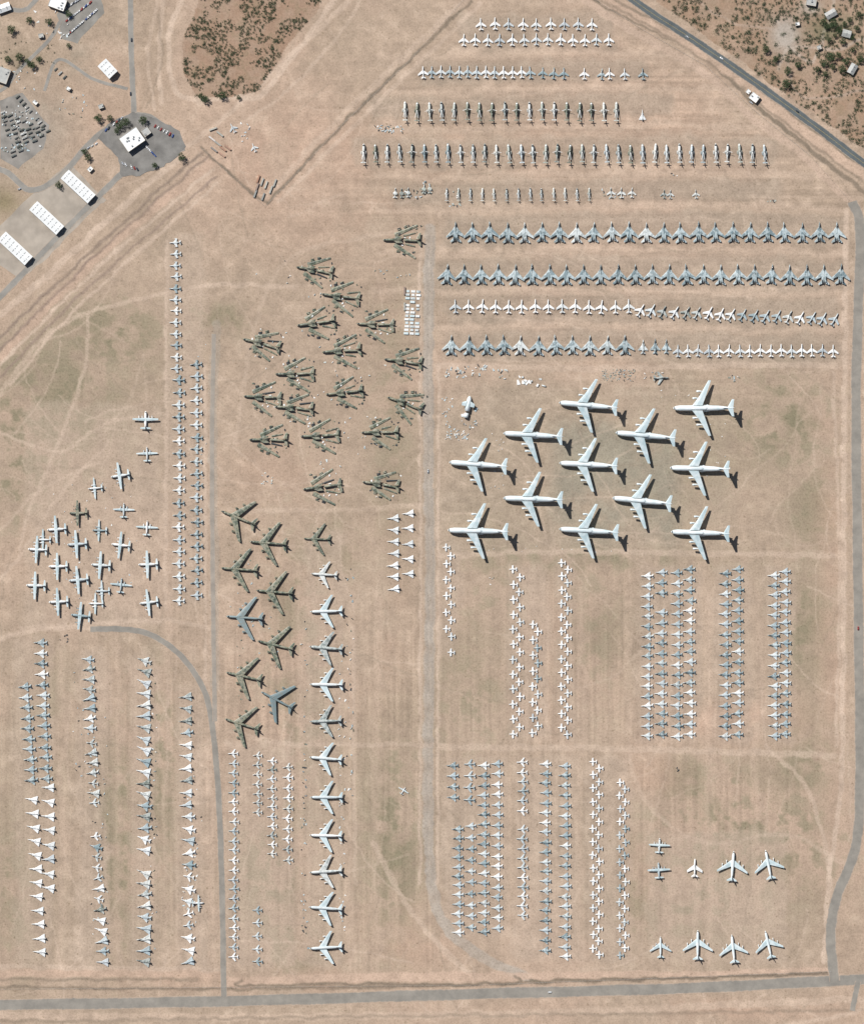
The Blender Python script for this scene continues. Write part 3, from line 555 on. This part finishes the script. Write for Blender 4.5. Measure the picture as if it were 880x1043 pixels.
# ---------------------------------------------------------------- roads
def roadmat(name,core,edge):
    m,nt,b=newmat(name,0.9); at=nt.nodes.new('ShaderNodeAttribute'); at.attribute_name='wear'; tc=nt.nodes.new('ShaderNodeTexCoord')
    n=noise(nt,0.25,4,tc.outputs['Object']); ad=nt.nodes.new('ShaderNodeMath'); ad.operation='ADD'
    nt.links.new(at.outputs['Fac'],ad.inputs[0]); nt.links.new(n,ad.inputs[1])
    r=ramp(nt,[(0.0,edge),(1,core)]); r.color_ramp.elements[0].position=.62; r.color_ramp.elements[1].position=.95; nt.links.new(ad.outputs[0],r.inputs[0])
    n2=noise(nt,0.06,5,tc.outputs['Object'],.7); r2=ramp(nt,[(0.3,(0.78,0.78,0.78)),(0.7,(1.22,1.2,1.18))]); nt.links.new(n2,r2.inputs[0])
    c=mixc(nt,1.0,r.outputs[0],r2.outputs[0],'MULTIPLY'); nt.links.new(c,b.inputs['Base Color']); return m
RA=roadmat('asphalt',(0.10,0.115,0.12),(0.36,0.295,0.23)); RG=roadmat('worn_gravel_asphalt',(0.26,0.24,0.21),(0.42,0.325,0.25)); RL=roadmat('light_asphalt',(0.27,0.255,0.23),(0.41,0.33,0.26)); RT=roadmat('dusty_dirt_road',(0.31,0.275,0.235),(0.42,0.325,0.25))
ZC=[0.06]
def road(name,pts,w,mat):
    ZC[0]+=0.012; z=ZC[0]; P=cat(pts,10); v=[];f=[];wr=[]
    fr=(-.5,-.36,0,.36,.5); wv=(0,.62,.7,.62,0)
    for i,p in enumerate(P):
        d=P[min(i+1,len(P)-1)]-P[max(i-1,0)]; d=d/np.hypot(*d); nrm=np.array([-d[1],d[0]])
        for q,ww in zip(fr,wv):
            s_=q*w*(1+.07*math.sin(i*1.3+q*5)); x,y=W(*(p+nrm*s_)); v.append((x,y,z)); wr.append(ww)
    for i in range(len(P)-1):
        for k in range(4): a=i*5+k; f.append((a,a+1,a+6,a+5))
    me=bpy.data.meshes.new(name); me.from_pydata(v,[],f); a_=me.attributes.new('wear','FLOAT','POINT'); a_.data.foreach_set('value',wr); me.materials.append(mat)
    COLL.objects.link(bpy.data.objects.new(name,me))
road('perimeter_road',[(-300,1026),(0,1024),(240,1020),(480,1013),(700,1007),(880,998),(1200,985)],12,RG)
road('perimeter_road',[(868,205),(876,240),(872,400),(874,600),(876,780),(872,860),(852,915),(846,955),(850,1000)],11,RG)
road('perimeter_road',[(868,1030),(872,1010),(874,1000)],6,RG)
road('service_road',[(92,641),(125,641),(152,646),(180,664),(202,692),(214,725),(222,800),(226,900),(228,1016)],6.5,RG)
road('dirt_road',[(218,340),(216,450),(217,600),(219,735)],5,RT)
road('highway',[(560,-70),(646,0),(700,36),(764,80),(830,128),(880,166),(1000,255)],8.5,RA)
road('access_road',[(133,-80),(133,0),(134,60),(137,122)],6,RL)
road('access_road',[(-60,170),(0,172),(30,193),(60,180),(95,142),(125,122),(150,118),(182,140)],6.5,RL)
road('access_road',[(-50,345),(0,302),(50,250),(100,200),(130,172),(160,160),(188,150)],6.5,RL)
road('access_road',[(-20,0),(20,10),(36,0),(60,-30)],5,RL)
road('access_road',[(45,92),(60,60),(95,80),(130,90)],3.5,RL)
road('access_road',[(-40,100),(0,92),(20,70),(50,40),(62,20)],4,RL)
ME=bpy.data.meshes.new('road_centre_line'); P=cat([(560,-70),(646,0),(700,36),(764,80),(830,128),(880,166),(1000,255)],10); v=[];f=[]
for i,p in enumerate(P):
    d=P[min(i+1,len(P)-1)]-P[max(i-1,0)]; d=d/np.hypot(*d); nr=np.array([-d[1],d[0]])
    for q in (-.1,.1): v.append((*W(*(p+nr*q)),ZC[0]+.1))
for i in range(len(P)-1): f.append((i*2,i*2+1,i*2+3,i*2+2))
ME.from_pydata(v,[],f); ME.materials.append(plain('yellow_road_paint',(0.5,0.38,0.12),.7)); COLL.objects.link(bpy.data.objects.new('road_centre_line',ME))
def sheet(name,P,mat,z):
    v=[(*W(*p),z) for p in P][::-1]; me=bpy.data.meshes.new(name); me.from_pydata(v,[],[tuple(range(len(v)))]); me.materials.append(mat); COLL.objects.link(bpy.data.objects.new(name,me))
AS=plain('parking_asphalt',(0.20,0.19,0.175),0.9,0.3,0.06)
def rag(P,n=5,j=.9):
    o=[];r=random.Random(3)
    for i in range(len(P)):
        a=P[i];b=P[(i+1)%len(P)]
        for k in range(n): t=k/n; o.append((a[0]+(b[0]-a[0])*t+r.uniform(-j,j),a[1]+(b[1]-a[1])*t+r.uniform(-j,j)))
    return o
sheet('parking_lot',rag([(100,140),(112,124),(135,114),(160,120),(182,133),(189,148),(176,163),(160,172),(142,178),(124,180),(120,160)]),AS,0.26)
sheet('parking_lot',rag([(0,102),(22,94),(50,128),(44,150),(18,172),(0,160)]),plain('lot_asphalt',(0.26,0.24,0.215),0.9,0.3,0.06),0.03)
sheet('parking_lot',rag([(58,14),(78,-14),(102,-6),(106,12),(78,44),(62,38)]),plain('worn_lot_asphalt',(0.24,0.225,0.2),0.9,0.3,0.05),0.035)
sheet('concrete_apron',rag([(58,176),(70,166),(108,204),(94,214),(60,250),(48,262),(20,284),(-20,256),(0,228)]),M['concrete'],0.03)
# ---------------------------------------------------------------- buildings
def child(parent,name,mb,mats):
    o=bpy.data.objects.new(name,mb.mesh(name,mats)); COLL.objects.link(o); o.parent=parent; return o
def hangar(name,px,py,L,Wd,H,ang,roof='roofwhite',ridge=2.2):
    e=bpy.data.objects.new(name,None); COLL.objects.link(e); x,y=W(px,py); e.location=(x,y,0.0); e.rotation_euler=(0,0,math.radians(ang))
    m=MB(); m.box(-L/2,L/2,-Wd/2,Wd/2,0.06,H,0); b=len(m.v)
    m.v+=[(L/2-.01,-Wd/2,H),(L/2-.01,Wd/2,H),(L/2-.01,0,H+ridge-.1),(-L/2+.01,-Wd/2,H),(-L/2+.01,Wd/2,H),(-L/2+.01,0,H+ridge-.1)]
    m.face((b,b+1,b+2)); m.face((b+3,b+5,b+4)); child(e,'walls',m,[M['wall']])
    m=MB(); o=.5
    for q in (1,-1):
        b=len(m.v); m.v+=[(-L/2-o,0,H+ridge),(L/2+o,0,H+ridge),(L/2+o,q*(Wd/2+o),H+.05),(-L/2-o,q*(Wd/2+o),H+.05)]; m.face((b,b+1,b+2,b+3)if q<0 else (b+3,b+2,b+1,b))
    child(e,'roof',m,[M[roof]])
    m=MB(); n=int(L//6)
    for k in range(n):
        x=-L/2+L*(k+.5)/n; m.loft([(-.5,.45,.3,0),(.5,.45,.3,0)],zo=H+ridge+.3,org=(x,0),n=8)
        for q in (1,-1):
            m.box(x-2,x+2,q*(Wd/2+.03)-.04,q*(Wd/2+.03)+.04,.1,H*.75,0)
            b=len(m.v); zt=lambda yy:H+ridge-(ridge-.05)*abs(yy)/(Wd/2+o)+.08
            m.v+=[(x-.5,q*Wd*.15,zt(Wd*.15)),(x+.5,q*Wd*.15,zt(Wd*.15)),(x+.5,q*Wd*.38,zt(Wd*.38)),(x-.5,q*Wd*.38,zt(Wd*.38))]; m.face((b,b+1,b+2,b+3)if q>0 else (b+3,b+2,b+1,b))
    child(e,'doors_and_vents',m,[M['steel']]); return e
def flat(name,px,py,L,Wd,H,ang,roof='roofwhite',ac=5):
    e=bpy.data.objects.new(name,None); COLL.objects.link(e); x,y=W(px,py); e.location=(x,y,0.0); e.rotation_euler=(0,0,math.radians(ang))
    m=MB(); m.box(-L/2,L/2,-Wd/2,Wd/2,0.06,H,0)
    for s_ in (-1,1):
        m.box(-L/2-.1,L/2+.1,s_*Wd/2-.2,s_*Wd/2+.2,H+.01,H+.7,0); m.box(s_*L/2-.2,s_*L/2+.2,-Wd/2+.21,Wd/2-.21,H+.01,H+.68,0)
    child(e,'walls',m,[M['wall']])
    m=MB(); m.box(-L/2+.22,L/2-.22,-Wd/2+.22,Wd/2-.22,H+.02,H+.2,0); child(e,'roof',m,[M[roof]])
    m=MB(); r=random.Random(int(px))
    for k in range(ac):
        x,y=r.uniform(-L*.38,L*.38),r.uniform(-Wd*.35,Wd*.35); m.box(x-1,x+1,y-.8,y+.8,H+.2,H+1.6,0,tap=.1)
    child(e,'air_conditioners',m,[M['steel']])
    m=MB(); n=max(2,int(L//4))
    for k in range(n):
        x=-L/2+L*(k+.5)/n
        for q in (1,-1): m.box(x-.7,x+.7,q*(Wd/2+.02)-.04,q*(Wd/2+.02)+.04,1,2.2,0)
    child(e,'windows',m,[M['glass']]); return e
for (x,y) in ((80,190),(48,222),(16,253)): hangar('storage_hangar',x,y,44,13.5,5,-43)
hangar('white_warehouse',110,70,20,13,6,-47); flat('office_building',135,142,25,20,7,35,ac=9); flat('office_building',149,134,9,9,4,35,'roofgrey',2); flat('office_building',59,3,20,14,5,-20); flat('flat_roof_building',2,76,18,18,5,-20,'roofgrey',3)
flat('guard_building',768,99,11,9,4,-37,'roofwhite',2); flat('utility_building',762,93,5,5,3,-37,'roofwhite',1); flat('maintenance_building',826,2,12,8,4,-10,'roofgrey',2); flat('small_shed',103,108,6,5,3,20,'roofgrey',1)
flat('small_shed',42,36,6,5,3,10,'roofgrey',1); hangar('white_warehouse',4,8,16,9,4,20); flat('small_shed',70,90,5,4,3,-30,'roofwhite',1); flat('small_shed',36,104,6,4,3,-40,'roofwhite',1); hangar('ranch_house',846,14,13,8,3.5,30,'roofgrey'); hangar('ranch_house',862,34,10,8,3.5,-15,'roofgrey'); flat('small_shed',812,24,5,4,3,10,'roofwhite',1); hangar('ranch_house',868,70,12,8,3.5,60,'roofgrey'); flat('small_shed',834,48,5,5,3,20,'roofgrey',1); flat('small_shed',92,172,6,5,3,45,'roofwhite',1)
# ---------------------------------------------------------------- vehicles
def t_car():
    m=MB(); b=len(m.v); prof=[(2.2,.35),(2.25,.7),(1.3,.95),(.6,1.4),(-1.1,1.42),(-1.8,1.0),(-2.2,.95),(-2.25,.35)]
    for q in (-.88,.88):
        for (x,z) in prof: m.v.append((x,q*(.82 if z>1.2 else 1),z))
    n=len(prof)
    for k in range(n): m.face((b+k,b+n+k,b+n+(k+1)%n,b+(k+1)%n),1 if k in(2,4) else 0)
    m.face([b+k for k in range(n)]); m.face([b+n+k for k in range(n)][::-1])
    for x in (1.35,-1.35):
        for y in (.8,-.8): m.wheel(x,y,.33,.24)
    return m
def t_truck():
    m=MB(); m.box(1.6,3.6,-1.1,1.1,.6,2.5,0,tap=.12); m.box(3.0,3.55,-.9,.9,1.6,2.2,1); m.box(-4,1.4,-1.2,1.2,1.0,2.2,3); m.box(-4,3.6,-.9,.9,.55,.95,2)
    for k in range(4): m.loft([(-.5,.4,.4,0),(.5,.4,.4,0)],zo=2.4,org=(-3.2+k*1.2,0),n=8,mat=3)
    for x in (2.6,-1.6,-3):
        for y in (1,-1): m.wheel(x,y,.5,.3)
    return m
TP=paint_mat('equipment_paint',[(0,(0.07,0.08,0.07)),(0.5,(0.16,0.18,0.17)),(0.85,(0.3,0.3,0.28)),(1,(0.7,0.7,0.68))])
CARM=t_car().mesh('parked_car',[M['car'],M['glass'],M['rubber']]); TRM=t_truck().mesh('parked_truck',[TP,M['glass'],M['rubber'],TP])
def putm(name,me,px,py,ang,z=0,s=1):
    o=bpy.data.objects.new(name,me); COLL.objects.link(o); x,y=W(px,py); o.location=(x,y,z); o.rotation_euler=(0,0,math.radians(ang)); o.scale=(s,s,s); return o
def line_of(name,me,p,q,step,ang,z=.0,miss=.15,s=1):
    d=math.hypot(q[0]-p[0],q[1]-p[1]); n=int(d/step)
    for i in range(n+1):
        if rnd.random()<miss: continue
        t=i/max(n,1); putm(name,me,p[0]+(q[0]-p[0])*t,p[1]+(q[1]-p[1])*t,ang+rnd.gauss(0,3),z,s*rnd.uniform(.85,1.1))
for k in range(6): line_of('parked_truck',TRM,(3+k*7,114+k*3),(14+k*7,158-k*5),4.2,rnd.choice([25,205]),.04,.15,.8)
line_of('parked_truck',TRM,(18,98),(44,128),4.5,40,.04,.1,.8)
line_of('parked_car',CARM,(66,8),(82,-2),2.6,50,.06); line_of('parked_car',CARM,(66,22),(92,2),2.6,50,.06); line_of('parked_car',CARM,(70,34),(98,10),2.6,50,.06)
line_of('parked_car',CARM,(108,132),(124,120),3,60,.27); line_of('parked_car',CARM,(158,128),(176,138),3,60,.27); line_of('parked_car',CARM,(125,166),(140,172),3,-60,.27); line_of('parked_car',CARM,(150,150),(158,158),3,-50,.27)
line_of('parked_truck',TRM,(57,70),(66,78),5,40,s=.8); line_of('parked_car',CARM,(90,150),(98,146),4,40,.2)
for (x,y,a) in ((700,37,-36),(735,59,144),(812,113,-38),(20,192,20),(134,40,90),(133,95,90),(560,1011,2),(436,480,90),(874,640,90),(765,104,-37)): putm('parked_car',CARM,x,y,a,.26)
def t_cont():
    m=MB(); m.box(-6,6,-1.2,1.2,.1,2.6,0)
    for k in range(12): 
        for q in (1,-1): m.box(-5.8+k,-5.4+k,q*1.24-.04,q*1.24+.04,.3,2.4,0)
    m.box(-6.06,-6.01,-1.1,1.1,.2,2.5,1); return m
CM=paint_mat('container_paint',[(0,(0.5,0.48,0.42)),(0.5,(0.2,0.22,0.22)),(0.8,(0.4,0.2,0.12)),(1,(0.7,0.7,0.68))])
CONT=t_cont().mesh('storage_container',[CM,M['steel']])
for (x,y,a) in ((222,146,-38),(227,151,-38),(218,152,-38),(226,157,-38),(232,150,-38),(224,136,-38),(216,141,-38),(263,182,70),(267,185,70),(271,188,70),(262,190,70),(268,200,70),(276,193,70),(280,186,70),(260,197,70),(217,131,20),(412,296,90),(412,312,90)): putm('storage_container',CONT,x,y,a,s=.8)
put('light','white',237,130,120,scale=.9); put('light','white',259,150,115,scale=.8)
PARTM=[M['cover'],M['ltgrey'],M['dark'],M['teal'],M['olive'],M['wing']]
def pile(px,py,rx,ry,n,big=1.0,mats=(0,1,2,3,4,5)):
    m=MB()
    for k in range(n):
        a=random.uniform(0,6.28); X,Y=random.uniform(-rx,rx)*S,random.uniform(-ry,ry)*S; t=random.random(); mt=random.choice(mats)
        if t<.35: L=random.uniform(1.5,4)*big; m.loft([(L/2,.5*big,.5*big,.6*big),(0,.65*big,.65*big,.66*big),(-L/2,.4*big,.4*big,.6*big)],rot=a,org=(X,Y),n=8,mat=mt)
        elif t<.7:
            L=random.uniform(1.5,4)*big; b=len(m.v); c,s_=math.cos(a),math.sin(a)
            for (x,y) in ((0,0),(L,.3*L),(L,.6*L),(0,.7*L)):
                for z in (.15,.15+.3*big): m.v.append((X+x*c-y*s_,Y+x*s_+y*c,z))
            for f in ((1,3,5,7),(0,6,4,2),(0,2,3,1),(2,4,5,3),(4,6,7,5),(6,0,1,7)): m.face([b+i for i in f],mt)
        else: m.box(-random.uniform(.5,1.6)*big,random.uniform(.5,1.6)*big,-random.uniform(.4,1)*big,random.uniform(.4,1)*big,0,random.uniform(.4,1.4)*big,mt,rot=a,org=(X,Y),tap=.08)
    o=bpy.data.objects.new('aircraft_parts_pile',m.mesh('aircraft_parts_pile',PARTM)); COLL.objects.link(o); o.location=(*W(px,py),0)
for a in ((484,378,14,6,26,1),(462,379,8,5,18,1),(512,380,8,7,10,1),(541,388,14,5,12,1.6,(0,1)),(630,382,17,6,110,.6,(2,3,4,4)),(665,382,10,4,12,.8),(747,386,6,3,12,.8),(465,443,12,5,40,.8,(0,1,5)),(478,432,8,5,14,.8),(455,420,5,16,16,.8,(0,1,5)),(395,131,15,4,34,.9),(420,197,10,5,20,1),(434,190,5,6,14,1),(463,200,4,10,10,1),
  (785,204,6,1.5,6,.8,(2,4)),(250,135,6,10,10,.8,(0,1)),(625,197,14,4,16,.8),(690,178,8,2,4,.8),(500,592,3,4,4,.8),(272,488,6,7,12,.8,(2,5,4)),(690,400,20,6,5,.6,(0,)),(20,120,18,14,40,.9),(15,145,16,10,30,.9),(30,140,14,12,24,.9),(690,785,3,2,4,.7,(2,)),(507,470,8,30,16,.6,(0,1)),(730,450,14,40,10,.6,(0,1)),(300,320,40,60,30,.9),(350,430,50,60,40,.9),(260,640,26,80,34,.8,(3,4,5)),(90,550,60,60,30,.6,(0,1,5)),(310,800,3,170,50,.9),(356,700,4,120,34,.9),(348,820,4,150,40,.8,(0,1,5)),(205,460,5,120,10,.6),(400,275,20,10,10,.8),(65,650,5,4,5,.9,(2,)),(575,560,90,4,10,.5,(0,)),(85,740,10,60,24,.8),(155,820,6,150,50,.8),(100,850,10,120,34,.8),(195,880,10,90,28,.8),(55,25,20,14,14,.9),(80,110,24,14,14,.8),(28,80,18,10,14,.8)): pile(*a)
m=MB()
for i in range(3):
    for k in range(13):
        if random.random()<.1: continue
        X=(i-1)*6.4+random.uniform(-.4,.4);Y=(k-6)*4.3; w=random.uniform(1.8,3.0); m.box(X-w,X+w,Y-1.5,Y+1.4,0,random.uniform(.6,1.6),random.choice([1,1,5,5,3]),tap=.1)
o=bpy.data.objects.new('stacked_aircraft_panels',m.mesh('stacked_aircraft_panels',PARTM)); COLL.objects.link(o); o.location=(*W(420,318),0); o.rotation_euler=(0,0,-.04)
def fence(pts,step=6):
    m=MB()
    for a,b in zip(pts[:-1],pts[1:]):
        ax,ay=W(*a);bx,by=W(*b);L=math.hypot(bx-ax,by-ay);an=math.atan2(by-ay,bx-ax);n=int(L/step)
        for k in range(n+1): m.box(k*L/n-.05,k*L/n+.05,-.05,.05,0,2.3,0,rot=an,org=(ax,ay))
        for z in (.3,.9,1.5,2.1): m.box(0,L,-.015,.015,z,z+.03,0,rot=an,org=(ax,ay))
    o=bpy.data.objects.new('wire_fence',m.mesh('wire_fence',[M['steel']])); COLL.objects.link(o)
fence([(480,-10),(420,58),(345,130),(270,210),(205,150)]); fence([(600,-5),(655,30),(718,66),(768,112),(825,158),(866,205)]); fence([(0,1008),(480,1004),(846,990)])
# ---------------------------------------------------------------- vegetation
def scrub(P_,n,name,smin,smax,dens=.45,seed=1):
    R=np.random.RandomState(seed); A=np.array(P_)
    X=R.uniform(A[:,0].min(),A[:,0].max(),n);Y=R.uniform(A[:,1].min(),A[:,1].max(),n)
    k=inpoly(X,Y,P_); dn=vn(X/16,Y/16,77)*.55+vn(X/6,Y/6,55)*.45; k&=dn>dens; X=X[k];Y=Y[k]
    V=[]
    for x,y in zip(X,Y):
        s=R.uniform(smin,smax)*(1 if R.rand()<.8 else 1.6); q=int(22+s*11)
        c=R.normal(0,.40,(q,3))*s; c[:,2]=np.abs(c[:,2])*.9+.2; wx,wy=W(x,y); c[:,0]+=wx;c[:,1]+=wy
        u=R.normal(0,1,(q,3));u/=np.linalg.norm(u,axis=1)[:,None];w=R.normal(0,1,(q,3));w[:,2]*=.5;w/=np.linalg.norm(w,axis=1)[:,None]
        l=R.uniform(.25,.5,(q,1))*(.6+s*.25); V.append(np.stack([c-u*l,c+w*l,c+u*l],1).reshape(-1,3))
    V=np.concatenate(V); nf=len(V)//3; me=bpy.data.meshes.new(name); me.from_pydata(V.tolist(),[],np.arange(nf*3).reshape(-1,3).tolist()); me.materials.append(M['scrub']); COLL.objects.link(bpy.data.objects.new(name,me))
scrub(SA,5200,'desert_scrub',.9,2.1,.43,1); scrub(SB,8500,'desert_scrub',1.0,2.8,.42,2)
def t_tree(seed):
    R=random.Random(seed); m=MB()
    def limb(a,b,r0,r1):
        a=Vector(a);b=Vector(b);d=(b-a).normalized();u=d.orthogonal();w=d.cross(u);bs=len(m.v)
        for p,r in ((a,r0),(b,r1)):
            for k in range(6): t=k*math.pi/3; m.v.append(tuple(p+u*math.cos(t)*r+w*math.sin(t)*r))
        for k in range(6): m.face((bs+k,bs+(k+1)%6,bs+6+(k+1)%6,bs+6+k),1,True)
    limb((0,0,0),(.1,.1,2),.28,.2)
    for k in range(9):
        a=k*.7+R.uniform(-.2,.2); rr=R.uniform(.8,2.6); p=(rr*math.cos(a),rr*math.sin(a),R.uniform(2.8,4.8)); limb((.1,.1,1.9),p,.13,.04)
        for j in range(60):
            c=Vector(p)+Vector((R.gauss(0,.6),R.gauss(0,.6),R.gauss(0,.45))); b=len(m.v); u=Vector((R.gauss(0,1),R.gauss(0,1),R.gauss(0,1))).normalized()*.28;w=Vector((R.gauss(0,1),R.gauss(0,1),R.gauss(0,.5))).normalized()*.28
            m.v+=[tuple(c-u),tuple(c+w),tuple(c+u),tuple(c-w)]; m.face((b,b+1,b+2,b+3),0)
    return m.mesh('mesquite_tree',[M['leaf'],M['trunk']])
TR=[t_tree(i) for i in range(3)]
for (x,y) in ((205,98),(209,101),(226,97),(243,99),(122,128),(128,124),(119,133),(146,122),(158,168),(112,120),(86,154),(28,62),(33,66),(20,58),(40,60),(8,60),(60,188),(70,14),(50,22),(838,64),(846,58),(854,56),(861,62),(848,68),(832,70),(868,50),(857,70),(876,60),(840,75),(812,66),(70,46),(30,20),(12,30),(100,120),(185,160),(90,160),(802,72),(865,20),(872,28),(838,22),(842,27),(848,24),(854,30),(860,24),(850,36),(844,40),(858,42),(868,38),(874,14),(790,60),(780,50),(800,85)):
    putm('mesquite_tree',rnd.choice(TR),x,y,rnd.uniform(0,360),0,rnd.uniform(.9,1.8))
scrub([(0,40),(60,40),(50,90),(0,70)],90,'desert_scrub',.8,1.8,.5,5)
# ---------------------------------------------------------------- light & camera
el=math.radians(48); hx,hy=0.66,-0.75
w=bpy.data.worlds.new('World'); scene.world=w; w.use_nodes=True; nt=w.node_tree
sk=nt.nodes.new('ShaderNodeTexSky'); sk.sky_type='NISHITA'; sk.sun_disc=False; sk.sun_elevation=el; sk.sun_rotation=math.atan2(-hx,-hy)
bg=nt.nodes['Background']; bg.inputs['Strength'].default_value=0.05; nt.links.new(sk.outputs[0],bg.inputs['Color'])
sun=bpy.data.lights.new('sun','SUN'); sun.energy=5.0; sun.angle=math.radians(.5); sun.color=(1,.975,.94); so=bpy.data.objects.new('sun',sun); COLL.objects.link(so)
so.rotation_euler=Vector((hx*math.cos(el),hy*math.cos(el),-math.sin(el))).to_track_quat('-Z','Y').to_euler()
cam=bpy.data.cameras.new('camera'); co_=bpy.data.objects.new('camera',cam); COLL.objects.link(co_); co_.location=(0,0,5000); cam.sensor_fit='HORIZONTAL'; cam.sensor_width=36; cam.lens=36*5000/(880*S); cam.clip_start=10; cam.clip_end=60000
scene.camera=co_
scene.view_settings.view_transform='Standard'; scene.view_settings.look='None'; scene.view_settings.exposure=0
print('objects',len(bpy.data.objects))
